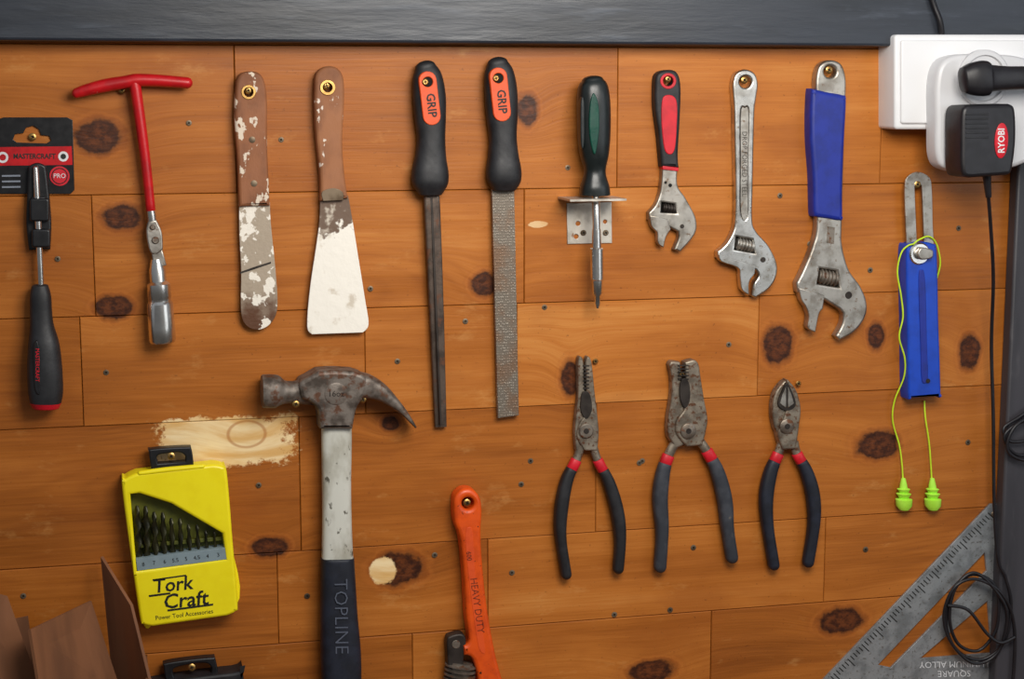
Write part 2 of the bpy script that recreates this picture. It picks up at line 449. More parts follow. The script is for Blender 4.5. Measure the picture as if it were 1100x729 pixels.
v, f = boxv(XL, XR, .0182, .04, 0, ztop+.3); o = len(wv); wv += v; wf += [[o+k for k in q] for q in f]; wr += [0]*8
knots_px = [(106, 147, 25, 19), (131, 233, 21, 14), (123, 330, 20, 13), (566, 118, 12, 17), (612, 405, 10, 18), (835, 370, 16, 21),
            (941, 361, 9, 15), (1041, 378, 11, 19), (943, 477, 23, 15), (903, 666, 23, 14), (700, 720, 24, 12), (419, 455, 10, 8),
            (427, 611, 27, 18), (290, 587, 19, 11), (520, 305, 14, 13), (265, 466, 20, 14)]
def ell(px, py, rx, rz): a = W(px, py); return (a.x, a.z, (W(px+rx, py)-W(px-rx, py)).x/2, rz*.001*(W(px, py-1).z-W(px, py+1).z)/.002)
knots = [ell(*k) for k in knots_px]
patches = [(*ell(244, 474, 78, 28), .95, True), (*ell(412, 613, 17, 16), 1, False), (*ell(578, 241, 12, 4), .6, False)]
me = bpy.data.meshes.new('wall_back'); me.from_pydata(wv, [], wf)
at = me.attributes.new('rnd', 'FLOAT', 'POINT'); at.data.foreach_set('value', wr)
me.materials.append(wood_material(knots, patches)); me.materials.append(M['backing'])
for i, p in enumerate(me.polygons): p.material_index = 0 if i < nplank else 1
ob = bpy.data.objects.new('wall_back', me); scene.collection.objects.link(ob)

def simple_box(name, x0, x1, y0, y1, z0, z1, m, bev=.003):
    v, f = boxv(x0, x1, y0, y1, z0, z1); b = B(name); b.closed(v, f, m, False); ob = b.build()
    if bev:
        md = ob.modifiers.new('bevel', 'BEVEL'); md.width = bev; md.segments = 2
    return ob
zb = W(550, 47, .03).z
simple_box('trim_1', XL, XR, -.03, -.0015, zb, zb+.16, 'beam_paint')
xp = W(1084, 400, .02).x
simple_box('trim_2', xp, xp+.07, -.02, -.0015, 0, zb, 'post_paint')
simple_box('floor', XL, XR, -3.2, .04, -.05, 0, 'concrete', 0)
zbench = .86
b = B('workbench')
for bx in ((XL+.1, XR-.1, -.42, -.006, zbench-.04, zbench), (XL+.1, XR-.1, -.38, -.35, zbench-.16, zbench-.04),
           (XL+.12, XL+.2, -.4, -.32, 0, zbench-.04), (XR-.2, XR-.12, -.4, -.32, 0, zbench-.04),
           (XL+.12, XL+.2, -.1, -.02, 0, zbench-.04), (XR-.2, XR-.12, -.1, -.02, 0, zbench-.04), (XL+.1, XR-.1, -.38, -.03, .2, .23)):
    b.closed(*boxv(*bx), 'bench_wood', False)
b.build()

# ------------------------------------------------------------ screws (one mass object)
sc = B('wall_screws')
def screw(px, py, d=1.5, r=3.2, m='screw_steel'):
    h = 1.6 if d > 1.5 else .5
    sc.disc(px, py, [(r*.5, -4), (r*.5, d-.2), (r*.95, d), (r, d+h*.5), (r*.7, d+h), (r*.35, d+h), (r*.3, d+h-.4)], m, 14)
    a = random.random()*3
    for t in (a, a+math.pi/2):
        sc.plate(capsule(px-math.cos(t)*r*.45, py-math.sin(t)*r*.45, px+math.cos(t)*r*.45, py+math.sin(t)*r*.45, r*.11, 3), 'dark_hole', d+h-.3, d+h+.06, 0)
for (x, y) in [(203, 132), (62, 278), (388, 428), (427, 388), (114, 400), (278, 521), (467, 596), (690, 495), (500, 345), (610, 180), (660, 660),
               (25, 640), (1030, 245), (935, 290), (783, 370), (1040, 475), (930, 590), (745, 588), (570, 495), (585, 330), (838, 210),
               (398, 310), (60, 420), (550, 615), (720, 655), (302, 150), (1052, 560), (687, 497), (870, 262), (330, 640), (560, 520), (905, 120)]:
    screw(x, y, 1.2, 3.0)
hang = lambda px, py, d, r=4.2: screw(px, py, d, r, 'brass')

# ------------------------------------------------------------ tools
b = B('t_handle_socket_wrench')
b.loft([(82, 100, 5.5, 5.5, 14), (92, 97, 6.5, 6.5, 14), (112, 92, 7.2, 7, 14), (135, 88, 7, 7, 14), (147, 86, 7, 7, 14), (170, 86.5, 6.6, 6.6, 14), (201, 89, 6.2, 6.2, 14)], 'red_paint', r0=5, r1=6)
b.loft([(144, 88, 6.5, 6.5, 14), (147, 104, 6.2, 6.2, 14), (156, 170, 5.6, 5.6, 13), (162, 226, 5.2, 5.2, 12)], 'red_paint', r0=3, r1=1)
b.loft([(162, 226, 5, 5, 12), (163, 234, 5.2, 5.2, 12), (164, 248, 5, 5, 12)], 'clean_chrome')
b.plate([(159, 238, 1), (168, 236, 1), (174, 250), (175, 268, 1), (168, 273), (161, 270), (157, 250)], 'satin_steel', 6, 18, 1.5)
b.disc(167, 258, [(4, 4), (4, 19), (3, 20)], 'worn_steel', 16)
b.disc(164, 244, [(3, 4), (3, 19), (2, 20)], 'worn_steel', 16)
b.plate([(162, 268, 1), (174, 266, 1), (179, 285, 1), (165, 288, 1)], 'satin_steel', 7, 17, 1.5)
b.loft([(168, 278, 6, 6, 12), (169, 290, 9, 8, 12), (170, 302, 9, 9, 12), (170.4, 305, 12.5, 12.5, 13.6), (171.2, 318, 13, 13, 13.8), (171.4, 320, 12.3, 12.3, 13.8), (171.6, 323, 12.3, 12.3, 13.8), (171.8, 326, 14, 14, 14.6), (173.6, 352, 14.6, 14.6, 14.8), (174.4, 365, 14.6, 14.6, 14.8), (174.6, 367.5, 13.4, 13.4, 14.8)], 'clean_chrome', sub=1, seg=32)
b.build(); hang(131, 97, 4, 4)

b = B('carded_screwdriver')
b.plate(c((-4, 134), (-2, 128), (4, 126), (72, 126), (78, 129), (80, 204), (76, 208), (-2, 208), (-4, 204)), 'card_black', 1, 2.5, .3,
        holes=[c((14, 150), (16, 144), (25, 143), (28, 137), (36, 135), (42, 139), (44, 145), (53, 146), (55, 151), (50, 154), (18, 153))])
b.plate(c((-3, 158), (77, 157), (78, 177), (-3, 178)), 'red_paint', 2, 2.9, 0)
b.text('MASTERCRAFT', 37, 168, 7.6, 0, 3.1, 'black_ink', .9, bold=.03)
b.plate(circ(3, 169, 6), 'white_ink', 2, 3.1, 0); b.plate(circ(68, 168, 5.5), 'white_ink', 2, 3.1, 0)
b.plate(circ(3, 169, 3.5), 'red_paint', 2, 3.3, 0); b.plate(circ(68, 168, 3), 'black_ink', 2, 3.3, 0)
b.disc(64, 189, [(10.5, 2), (10.5, 3.2)], 'red_plastic', 24); b.plate(circ(64, 189, 8.8), 'card_black', 2, 3.4, 0, holes=[circ(64, 189, 7.8)])
b.text('PRO', 64, 189, 7, 0, 3.5, 'white_ink')
for y in (188, 194, 200): b.plate(c((2, y), (22, y-.3), (22, y+1.5), (2, y+1.8)), 'grey_ink', 2, 2.8, 0)
b.plate([(30, 184), (32, 178), (40, 175), (48, 178), (50, 184), (53, 210, 1), (55, 240), (54, 268, 1), (31, 269, 1), (28, 240), (29, 208, 1)], 'black_plastic', 2, 10, 2)
b.plate([(34, 212, 1), (49, 211, 1), (50, 232, 1), (35, 233, 1)], 'black_rubber', 8, 17, 2)
b.loft([(38.5, 181, 3, 3, 13), (40, 215, 3.6, 3.6, 14), (44, 306, 3.6, 3.6, 14)], 'clean_chrome', r0=3)
b.plate(rrect(32, 213, 53, 238, 3), 'black_plastic', 9, 20, 2)
b.plate(rrect(34, 246, 54, 266, 3), 'black_plastic', 9, 19, 2)
b.loft([(43, 307, 9, 8, 14), (43.5, 318, 11.5, 10, 14), (44, 334, 12, 10.5, 14), (45, 350, 13, 12, 14), (47, 370, 17, 15, 16), (48, 395, 19, 16, 17), (49, 420, 19, 16, 17), (49, 432, 17, 15, 17)], 'black_rubber', n=2.6, r0=2, r1=5)
b.loft([(49, 432, 17.3, 15.3, 17), (49, 437, 15, 13, 17)], 'red_plastic', r1=3, sub=1, n=2.6)
b.plate([(36, 375), (40, 366), (43, 380), (44, 410), (42, 424), (37, 415)], 'black_plastic', 20, 33.2, 1)
b.text('MASTERCRAFT', 40, 392, 6, -90, 33.6, 'red_plastic', .9)
b.build(); hang(35, 147, 2.5)

b = B('putty_knife')
b.plate([(253, 98), (255, 84), (262, 77.5), (276, 77.5), (284, 87), (287, 110), (287, 150), (289, 200), (290, 221, 1), (257, 222, 1), (255, 170), (252, 130)], 'wood_handle_brown', 3, 15, 3, holes=[circ(267, 99, 5)])
b.plate(circ(267, 99, 8), 'brass', 14, 15.8, .5, holes=[circ(267, 99, 5)])
b.disc(271, 150, [(3.5, 14), (3.5, 15.4), (2, 15.8)], 'screw_steel', 14); b.disc(273, 197, [(3.5, 14), (3.5, 15.4), (2, 15.8)], 'screw_steel', 14)
b.plate([(257, 218, 1), (290, 217, 1), (291, 240), (296, 290), (298, 330), (291, 347), (278, 354), (265, 350), (259, 335), (259, 290), (257, 250)], 'blade_worn', 8, 10, .5)
b.plate([(258, 292, 1), (275, 286), (291, 281, 1), (291, 283, 1), (275, 288.5), (258, 294, 1)], 'dark_steel', 9.8, 10.3, 0)
b.build(); hang(267, 97, 12, 4)
b = B('putty_knife')
b.plate([(338, 95), (340, 79), (350, 71.5), (362, 73), (369, 84), (370, 110), (368, 150), (370, 185), (374, 213, 1), (344, 216, 1), (344, 190), (340, 150), (338, 120)], 'wood_handle_clean', 3, 16, 3.2, holes=[circ(352, 94, 5)])
b.plate(circ(352, 94, 8.5), 'brass', 15, 16.8, .5, holes=[circ(352, 94, 5)])
b.plate([(346, 206), (358, 202), (368, 206), (369, 215, 1), (347, 216, 1)], 'screw_steel', 12, 16.3, .5)
b.plate([(344, 212, 1), (374, 210, 1), (378, 232), (384, 270), (392, 320), (396, 348), (390, 357, 1), (335, 359, 1), (330, 350), (333, 310), (340, 262), (343, 238)], 'blade_painted', 8, 10.5, .5)
b.build(); hang(351, 92, 13, 4)

b = B('hand_file')
H = [(457, 72, 11, 8, 13), (459, 82, 15.5, 10, 14), (461, 102, 17.5, 12, 14), (462, 125, 16.8, 12.5, 14), (463, 148, 15, 12.5, 14), (462.5, 168, 16.5, 13, 14), (462, 184, 19.5, 14, 15), (462, 197, 19, 14, 15), (462, 208, 13, 10, 14)]
b.loft(H, 'black_rubber', n=2.5, r0=7, r1=3, seg=28)
b.plate(capsule(459.5, 86, 464, 125, 9.5), 'orange_plastic', 12, 27.3, .8, holes=[circ(459.5, 88, 5.5)])
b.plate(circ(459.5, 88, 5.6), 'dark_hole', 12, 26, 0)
b.text('GRIP', 463.3, 113, 13, -84, 27.6, 'black_ink', .95, bold=.02)
b.loft([(463, 205, 8, 3.5, 12), (464, 222, 8.5, 4, 12), (469, 340, 7.6, 4, 9), (473.3, 458, 6.2, 3, 6)], 'file_steel', n=6, sub=2)
b.plate(c((461.5, 212), (464, 212), (474, 456), (472, 456)), 'dark_steel', 8, 16.3, .3, dref=12)
b.build(); hang(457, 88, 27, 3.6)
b = B('flat_rasp')
H = [(534.5, 68, 11, 8, 13), (536, 78, 15.5, 10, 14), (538, 98, 17.3, 12, 14), (539, 122, 16.8, 12.5, 14), (540, 146, 14.6, 12.5, 14), (540.5, 166, 16, 13, 14), (541, 182, 18.5, 14, 15), (541.5, 194, 17.8, 13, 15), (541.5, 203, 13, 9, 14)]
b.loft(H, 'black_rubber', n=2.5, r0=7, r1=3, seg=28)
b.plate(capsule(535.5, 82, 539.5, 121, 9.5), 'orange_plastic', 12, 27.3, .8, holes=[circ(535.5, 84, 5.5)])
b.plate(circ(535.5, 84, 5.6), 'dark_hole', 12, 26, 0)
b.text('GRIP', 539, 109, 13, -85, 27.6, 'black_ink', .95, bold=.02)
b.plate(c((528.5, 203), (552.5, 203), (557.5, 446), (535, 449)), 'rasp_steel', 5, 11, .6)
b.build(); hang(533, 84, 27, 3.6)

b = B('shelf_bracket')
b.plate(c((609, 218), (657, 217), (657.5, 261), (609.5, 262)), 'galvanised', .2, 2.2, .4, holes=[circ(621, 240, 2.6), circ(619, 254, 2.6), circ(650, 238, 2.2)])
bx0, bx1 = W(607, 214, .03).x, W(667, 214, .03).x; bz = W(636, 213.5, .045).z
hx = W(640, 214, .03).x
b.closed(*boxv(bx0, hx-.008, -.05, -.001, bz-.0022, bz), 'galvanised', False)
b.closed(*boxv(hx+.008, bx1, -.05, -.001, bz-.0022, bz), 'galvanised', False)
b.closed(*boxv(hx-.008, hx+.008, -.014, -.001, bz-.0022, bz), 'galvanised', False)
b.closed(*boxv(hx-.008, hx+.008, -.05, -.038, bz-.0022, bz), 'galvanised', False)
b.build(); screw(627, 250, 2.2, 3.2); screw(651, 250, 2.2, 3.2)
b = B('screwdriver')
b.loft([(636.5, 86, 11, 11, 27), (637, 92, 15, 14, 27), (637.5, 106, 17, 16, 27), (638, 130, 17.3, 16, 27), (638, 152, 16.6, 15.5, 27), (638.5, 168, 14.5, 14, 27), (639, 180, 11.5, 11, 27), (639, 188, 11.5, 11, 27), (639, 200, 15, 14, 27), (639, 209, 16, 14, 27)], 'screwdriver_black', n=2.4, r0=5, r1=1.5, seg=28)
b.plate([(634, 112), (638, 100), (643, 112), (644, 135), (642, 155), (639, 166), (635, 155), (633, 135)], 'green_plastic', 27, 43.6, 1.2)
for x in (626, 650): b.plate([(x-2, 112), (x, 104), (x+2, 112), (x+2, 150), (x, 160), (x-2, 150)], 'screwdriver_black', 27, 39.5, 1)
b.loft([(640, 210, 4, 4, 27), (640.6, 250, 4, 4, 27)], 'clean_chrome', sub=1, r0=1)
b.loft([(640.6, 246, 4.6, 4.6, 27), (640.8, 266, 5, 5, 27), (641, 267, 6.8, 6.8, 27), (641.4, 300, 6.6, 6.6, 27), (641.5, 301, 5.6, 5.6, 27), (641.6, 315, 5.2, 5.2, 27), (641.7, 318, 3, 3, 27), (641.8, 326, 2.8, 2.8, 27), (641.8, 331, 1.2, 1.2, 27)], 'clean_chrome', sub=1)
b.build()

b = B('adjustable_wrench')
b.plate([(712, 172, 1), (729, 174, 1), (728, 198), (737, 213), (747, 232), (748.5, 246), (743, 257), (731, 270.5, 1), (724, 268, 1), (729, 256), (729, 249, 1), (719, 244, 1), (697, 236, 1), (697, 228, 1), (704, 220), (709, 207), (711, 192)],
        'satin_steel', 2, 11, 2, holes=[c((711, 217), (725, 219), (727, 229), (710, 228))])
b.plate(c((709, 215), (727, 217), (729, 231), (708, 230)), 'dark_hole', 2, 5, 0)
b.plate([(698, 231, 1), (717, 235, 1), (721, 246, 1), (718, 250, 1), (715, 256), (713, 266, 1), (707, 261), (706, 250), (700, 243)], 'satin_steel', 4, 12.5, 1)
b.knurl(718.5, 223.5, 4.8, 12, -8, 8.5, 'dark_steel', 4.5, 4)
b.disc(733, 243, [(2.4, 11), (2.2, 12)], 'dark_steel', 12)
b.plate([(704, 96), (706, 80), (717, 75), (728, 78), (732, 94), (731, 130), (729, 165), (730, 180, 1), (711, 179, 1), (708, 145), (704.5, 118)], 'black_rubber', 1, 14, 3.5, holes=[circ(718, 87, 5)])
b.plate(circ(718, 87, 8.6), 'red_plastic', 12, 14.6, .6, holes=[circ(718, 87, 5.6)])
b.plate([(711, 112), (714, 103), (723, 103), (727.5, 112), (727, 140), (725, 160), (720, 166), (714, 160), (711, 135)], 'red_plastic', 12, 15, 1)
b.plate(c((712, 178), (729.5, 180), (729, 184), (712, 182)), 'red_plastic', 2, 13, .8)
b.plate(circ(720, 199, 2), 'dark_hole', 5, 11.1, 0); b.plate(circ(715, 196, 1.5), 'dark_hole', 5, 11.1, 0)
b.build(); hang(718, 85, 12, 3.6)

b = B('adjustable_wrench')
slot = [(796, 122), (800, 116), (804, 122), (803, 180), (803, 226), (800, 236), (796, 226), (796, 180)]
b.plate([(787.5, 90), (791, 79), (801, 74.5), (811, 79), (814.5, 90), (813, 103), (811, 118), (810, 150), (809, 200), (808.5, 236), (813, 249), (826, 264), (835, 284), (833, 300), (825, 311), (812, 320, 1), (808, 318, 1), (810, 305), (815, 296), (812, 290, 1), (800, 286, 1), (771, 277, 1), (771, 270, 1), (780, 262), (787, 250), (790, 236), (790.5, 200), (789.5, 150), (789, 118), (788, 103)],
        'chrome', 2, 12, 2, holes=[circ(801, 88, 6.5), slot, c((791, 254), (808, 257), (811, 272), (789, 268))])
b.plate(slot, 'satin_steel', 3, 11, 0)
b.text('DROP FORGED STEEL', 799.7, 176, 7.6, -90, 11.2, 'dark_steel', .95)
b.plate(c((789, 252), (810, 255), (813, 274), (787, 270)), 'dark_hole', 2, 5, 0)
b.plate([(772, 273, 1), (812, 285, 1), (811, 294, 1), (805, 303), (805, 317, 1), (797, 311), (795, 298), (793, 288), (775, 281)], 'chrome', 4, 13.5, 1)
b.knurl(800, 263, 7, 17, -12, 9, 'satin_steel', 6, 5)
b.disc(820, 279, [(3, 12), (2.8, 13)], 'dark_steel', 12)
b.build(); hang(800, 86, 11, 4)

b = B('adjustable_wrench')
b.plate([(877, 84), (881, 70), (892, 64.5), (904, 69), (909, 84), (909, 104, 1), (908, 130, 1), (905, 236), (905, 262), (912, 289), (925, 308), (931.5, 326), (929, 342), (917, 357), (902, 365.5, 1), (898, 361, 1), (905, 348), (906, 338), (902, 332, 1), (886, 322, 1), (857, 314, 1), (856, 304, 1), (863, 290), (873, 265), (878, 240), (876, 180, 1), (877, 100, 1)],
        'satin_steel', 2, 14, 2.5, holes=[circ(892, 77, 6.5), c((881, 288), (899, 291), (902, 309), (878, 305))])
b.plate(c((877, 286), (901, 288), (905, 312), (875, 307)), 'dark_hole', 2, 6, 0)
b.plate([(858, 309, 1), (886, 317, 1), (884, 332, 1), (880, 337), (876, 357, 1), (868, 352), (869, 340), (866, 330), (861, 322)], 'satin_steel', 4, 15.5, 1.2)
b.knurl(889, 298, 8.5, 19, -10, 10, 'worn_steel', 7, 5)
b.disc(912, 317, [(4, 14), (3.6, 15)], 'dark_steel', 14)
b.plate([(872, 100), (876, 96), (890, 99), (906, 102), (910, 107), (908, 150), (906, 200), (906, 233), (903, 237), (890, 235), (878, 233), (875, 228), (874, 190), (871, 145)], 'blue_grip', .8, 18, 4.5)
b.plate([(889, 243, 1), (897, 244, 1), (896, 262, 1), (888, 261, 1)], 'worn_steel', 13, 14.3, .2)
b.build(); hang(891, 75, 13, 4.2)

b = B('sliding_bevel_gauge')
b.plate([(972, 202), (975, 190), (986, 184.5), (998, 190), (1001, 202), (1002, 240, 1), (1004, 275, 1), (975, 276, 1), (973, 240, 1)], 'satin_steel', 11, 13, .4, holes=[capsule(986.5, 201, 989, 262, 4, 8)])
b.plate([(974, 271), (980, 262), (992, 260), (1003, 262), (1007, 271), (1008.5, 340, 1), (1011, 420), (1009, 425, 1), (979, 427.5, 1), (976, 422), (975, 345, 1)], 'blue_plastic', 1, 22, 2.5)
b.plate([(987, 300), (990, 290), (994, 300), (996, 370), (997, 405), (993, 412), (990, 405), (989, 370)], 'blue_grip', 20, 23, .8)
b.disc(997, 409, [(2.5, 20), (2.5, 23.5)], 'dark_steel', 12)
b.disc(991, 273, [(12, 20), (12, 23), (10.5, 24.5), (6, 24.5), (6, 29), (4.5, 30)], 'clean_chrome', 26)
b.plate([(990, 266), (1001, 268), (1003, 272), (1001, 277), (990, 279), (986, 273)], 'satin_steel', 26, 31, 1.5)
b.build(); hang(986, 198, 12, 4)

b = B('corded_earplugs')
b.tube([(981, 262, 23.5), (975, 264, 24), (968, 272, 22), (964, 292, 20), (968, 318, 20), (970, 340, 20), (966, 362, 20), (972, 385, 18), (971, 405, 14), (961, 430, 8), (959, 452, 5), (966, 478, 5), (969, 500, 6), (970, 518, 7)], .95, 'lime_cord')
b.tube([(981, 262, 23.5), (988, 257, 21), (998, 254, 17), (1006, 262, 12), (1010, 282, 8), (1006, 300, 4)], .95, 'lime_cord')
b.tube([(993, 430, 3), (994, 448, 6), (998, 475, 6), (1000, 500, 6), (1001, 518, 7)], .95, 'lime_cord')
for x in (970.5, 1001.5):
    st = [(x, 514, 2.2, 2.2), (x, 520, 3.6, 3.6), (x+.2, 524, 4, 4), (x+.2, 525, 6.6, 6.6), (x+.3, 529, 4.2, 4.2), (x+.3, 530, 7.6, 7.6), (x+.4, 535, 4.6, 4.6), (x+.5, 536, 8.6, 8.6), (x+.6, 543, 8, 8), (x+.7, 547, 5, 5)]
    b.loft([(a, y, h, d, 8.8) for a, y, h, d in st], 'lime_foam', sub=1, r0=1, r1=1)
b.build()

b = B('claw_hammer')
b.loft([(281, 420, 16, 16, 20), (283, 420, 17.5, 17.5, 20), (296, 420, 17.5, 17.5, 20), (301, 420.5, 15, 15, 20), (307, 421, 12, 13, 20), (320, 421, 12.5, 13, 20), (332, 419, 16, 13, 20), (346, 417, 18, 13, 20)], 'hammer_steel', sub=3, seg=28, n=2.3)
b.plate([(322, 412), (332, 405), (342, 399, 1), (358, 398), (380, 399, 1), (392, 404), (396, 415), (390, 428), (383, 440), (379, 461, 1), (344, 461, 1), (342, 442), (334, 432), (324, 428)], 'hammer_steel', 5, 36, 4)
b.loft([(376, 414, 15, 15, 20), (392, 414, 13, 16, 20), (408, 420, 9.5, 17, 20), (422, 431, 6, 17, 20), (434, 443, 3.5, 15, 20), (445, 457, 1.2, 12, 20)], 'hammer_steel', n=3.5, seg=24)
b.disc(361, 423, [(12, 34), (12, 36.6), (10.5, 37.2)], 'hammer_steel', 24)
b.text('16oz', 361, 423, 9, 0, 37.5, 'dark_steel')
b.loft([(361.5, 455, 16, 9.5, 19), (361.5, 475, 16.2, 9.5, 19), (361.5, 520, 15.5, 9.5, 19), (362, 565, 15.8, 9.5, 19), (362.5, 604, 17, 10, 19)], 'hammer_shaft_paint', n=3.2, seg=28)
b.loft([(362.5, 599, 17.8, 12, 19), (363, 620, 18.5, 13, 19), (364, 660, 20, 14, 19), (366, 700, 21.5, 15, 19), (367, 740, 21, 15, 19), (368, 775, 19, 14, 19), (368, 788, 18.5, 13, 19)], 'grip_navy', n=2.9, seg=28, r0=1.5, r1=6)
b.text('TOPLINE', 366, 662, 21, -89, 34.4, 'grey_ink_dim', .98, bold=-.012)
b.build(); hang(318, 434, 30, 3.8); hang(390, 429, 30, 3.8)

b = B('drill_bit_case')
win = [(140, 531, 1), (150, 530, 1), (184, 541, 1), (239, 573, 1), (243, 601, 1), (147, 613.5, 1)]
b.plate([(131, 522), (135, 514), (146, 508.5, 1), (229, 499, 1), (239, 501), (244, 509), (250, 580, 1), (255.5, 648), (253, 657), (244, 661.5, 1), (164, 673, 1), (154, 671), (150, 663), (141, 600, 1)], 'yellow_plastic', 3, 27, 3, holes=[win])
b.plate([(133, 526), (146, 509, 1), (229, 500, 1), (243, 512), (247, 580, 1), (253, 652), (164, 671, 1), (152, 662)], 'yellow_plastic', 1, 4, .5)
b.plate(c((139, 530), (184, 539), (242, 572), (245, 603), (146, 615)), 'case_interior', 3, 9, 0, dref=24)
b.plate(c((146, 600), (242.5, 588), (243.5, 600.5), (147.5, 613)), 'label_grey', 8, 25.5, .3)
for i, t in enumerate(('8', '7', '6', '5.5', '5', '4.5', '4', '3')):
    b.text(t, 154+i*11.5, 606-i*1.45, 6, 7, 25.8, 'black_ink', 1)
def twist(b, px, y0, y1, r, d, m):
    v = []; f = []; N = 36; S = 10
    for i in range(N+1):
        t = i/N; ce = W(px+t*2.0, y0+(y1-y0)*t, d/1000); a = t*(y1-y0)*.17; k = r/1000*(.35+.65*min(1, t*7))
        for j in range(S):
            q = 2*math.pi*j/S; u, w = math.cos(q)*k, math.sin(q)*k*.6
            v.append((ce.x+u*math.cos(a)-w*math.sin(a), ce.y-(u*math.sin(a)+w*math.cos(a)), ce.z))
    for i in range(N):
        for j in range(S):
            k = (j+1) % S; f.append((i*S+j, i*S+k, (i+1)*S+k, (i+1)*S+j))
    f.append(tuple(range(S))); f.append(tuple(N*S+j for j in range(S)))
    b.closed(v, f, m)
for i in range(10):
    x = 147+i*9.2; r = 4.3-.29*i
    twist(b, x, 543+i*3.3 - (3 if i % 2 else 0), 600-i*1.1, r, 18, 'drill_bit_steel')
b.plate(c((144, 585), (241, 576), (242, 580), (144.5, 589)), 'case_interior', 8, 16, .5)
b.text('Tork', 186, 628, 21, 6, 27.4, 'black_ink', 1.0, shear=.15, bold=.015)
b.text('Craft', 200, 644.5, 22, 6, 27.4, 'black_ink', 1.05, shear=.15, bold=.015)
b.plate(c((164, 622), (200, 617), (200, 618.5), (164, 623.5)), 'black_ink', 26, 27.4, 0)
b.plate(c((160, 639), (183, 636), (183, 638), (160, 641)), 'black_ink', 26, 27.4, 0)
b.plate(c((180, 654.5), (229, 648), (229, 650), (180, 656.5)), 'black_ink', 26, 27.4, 0)
b.text('Power Tool Accessories', 198, 660, 6.6, 7, 27.4, 'black_ink', .95)
b.plate([(160, 486), (163, 482.5), (200, 480), (206, 483), (208.5, 503, 1), (163, 508.5, 1)], 'black_plastic', 8, 20, 1.5, holes=[[(169, 490), (178, 487), (193, 486), (199, 490), (199, 496, 1), (170, 498, 1)]])
b.loft([(150, 508, 2.5, 3, 25), (178, 504.5, 3, 3, 25), (218, 500.5, 2.5, 3, 25)], 'yellow_plastic', r0=2, r1=2)
b.build(); hang(184, 490, 18, 4)
b = B('plastic_tool_case')
b.plate([(176, 718), (180, 712), (225, 706.5), (232, 710), (236, 736, 1), (180, 742, 1)], 'black_plastic', 8, 20, 1.5, holes=[[(186, 719), (200, 714), (220, 712), (227, 717), (226, 725, 1), (188, 729, 1)]])
b.plate([(150, 745), (158, 736), (250, 723), (262, 729), (276, 860), (270, 868), (180, 882), (170, 876)], 'black_rubber', 2, 28, 3)
b.build(); hang(206, 717, 18, 4)

b = B('pipe_wrench')
b.plate([(488, 548), (489, 534), (497, 526), (508, 526), (516, 535), (518, 550), (517, 575), (519, 610), (524, 655), (532, 700), (541, 735), (548, 760), (556, 780), (556, 800), (540, 806), (528, 800), (520, 770, 1), (497, 768, 1), (498, 752, 1), (513, 748), (514, 730), (508, 708), (499, 704, 1), (498, 694, 1), (504, 688), (501, 660), (499, 620), (495, 580), (489, 562)], 'orange_paint', 3, 22, 4, holes=[circ(503, 541, 6.5)])
b.plate([(500, 575), (504, 566), (508, 574), (511, 620), (516, 660), (521, 695), (520, 702), (514, 694), (508, 655), (503, 615)], 'orange_plastic', 20, 22.4, .4)
b.text('HEAVY DUTY', 512.5, 650, 11, -82, 22.9, 'worn_orange_ink', .9, bold=-.01)
b.text('600', 503.8, 597, 7.5, -84, 22.9, 'worn_orange_ink', .9)
b.plate([(480, 690), (484, 683), (497, 681), (501, 690), (498, 715), (499, 790), (496, 812), (484, 822), (462, 818, 1), (463, 806, 1), (480, 800), (481, 720)], 'dark_steel', 6, 19, 2)
b.plate(circ(490, 692, 4.5), 'worn_steel', 16, 19.6, .4)
b.knurl(494, 722, 17, 20, 84, 13, 'worn_steel', 12, 4)
b.build(); hang(502, 540, 18, 4)

def handle(b, pts, red, grip, hw=6.2):
    b.loft([(x, y, hw*.72, 4, 10) for x, y in pts[:3]], 'plier_steel')
    P = cr_open(pts, 4); k = red
    b.loft([(x, y, hw*.92, 5.4, 10) for x, y in P[k:k+3]], 'red_plastic', sub=1, n=2.4, r0=1, r1=1)
    Q = P[k+2:]; n = len(Q)
    st = []
    for i, (x, y) in enumerate(Q):
        t = i/(n-1); st.append((x, y, hw*(.92+.22*math.sin(math.pi*min(1, t*1.3))), 6.2+1.6*math.sin(math.pi*t), 10))
    b.loft(st, grip, n=2.6, sub=2, r0=1, r1=hw)
b = B('long_nose_pliers')
b.plate([(621, 389), (624, 383), (627, 390), (628.5, 420, 1), (629, 440), (636, 455), (637, 470), (632, 483, 1), (619, 484, 1), (617.5, 465), (619, 445), (621, 425)], 'plier_steel', 4, 13, 1.6)
b.plate([(629.5, 389), (632.5, 383), (636, 391), (639, 420), (642, 445), (643.5, 465), (642, 484, 1), (628, 484, 1), (620, 470), (622, 456), (630, 442), (630, 420, 1)], 'plier_steel', 5, 15, 1.6)
for i in range(7): b.plate(c((627, 392+i*4), (633, 392+i*4), (633, 393.6+i*4), (627, 393.6+i*4)), 'dark_steel', 12, 15.2, 0)
b.plate([(625, 424), (629, 420), (634, 424), (636, 440), (630, 450), (624, 440)], 'dark_steel', 12, 15.5, .4)
b.disc(630, 463, [(8, 13), (8, 16.5), (6.8, 17.5)], 'worn_steel', 22); b.disc(630, 463, [(3, 17), (3, 18)], 'dark_steel', 12)
handle(b, [(624, 478), (619, 494), (609, 515), (603, 545), (602, 575), (608, 616)], 4, 'black_rubber')
handle(b, [(637, 478), (642, 494), (654, 518), (663, 550), (666, 580), (664, 610)], 4, 'black_rubber')
b.build(); hang(640, 388, 4, 3)
b = B('combination_pliers')
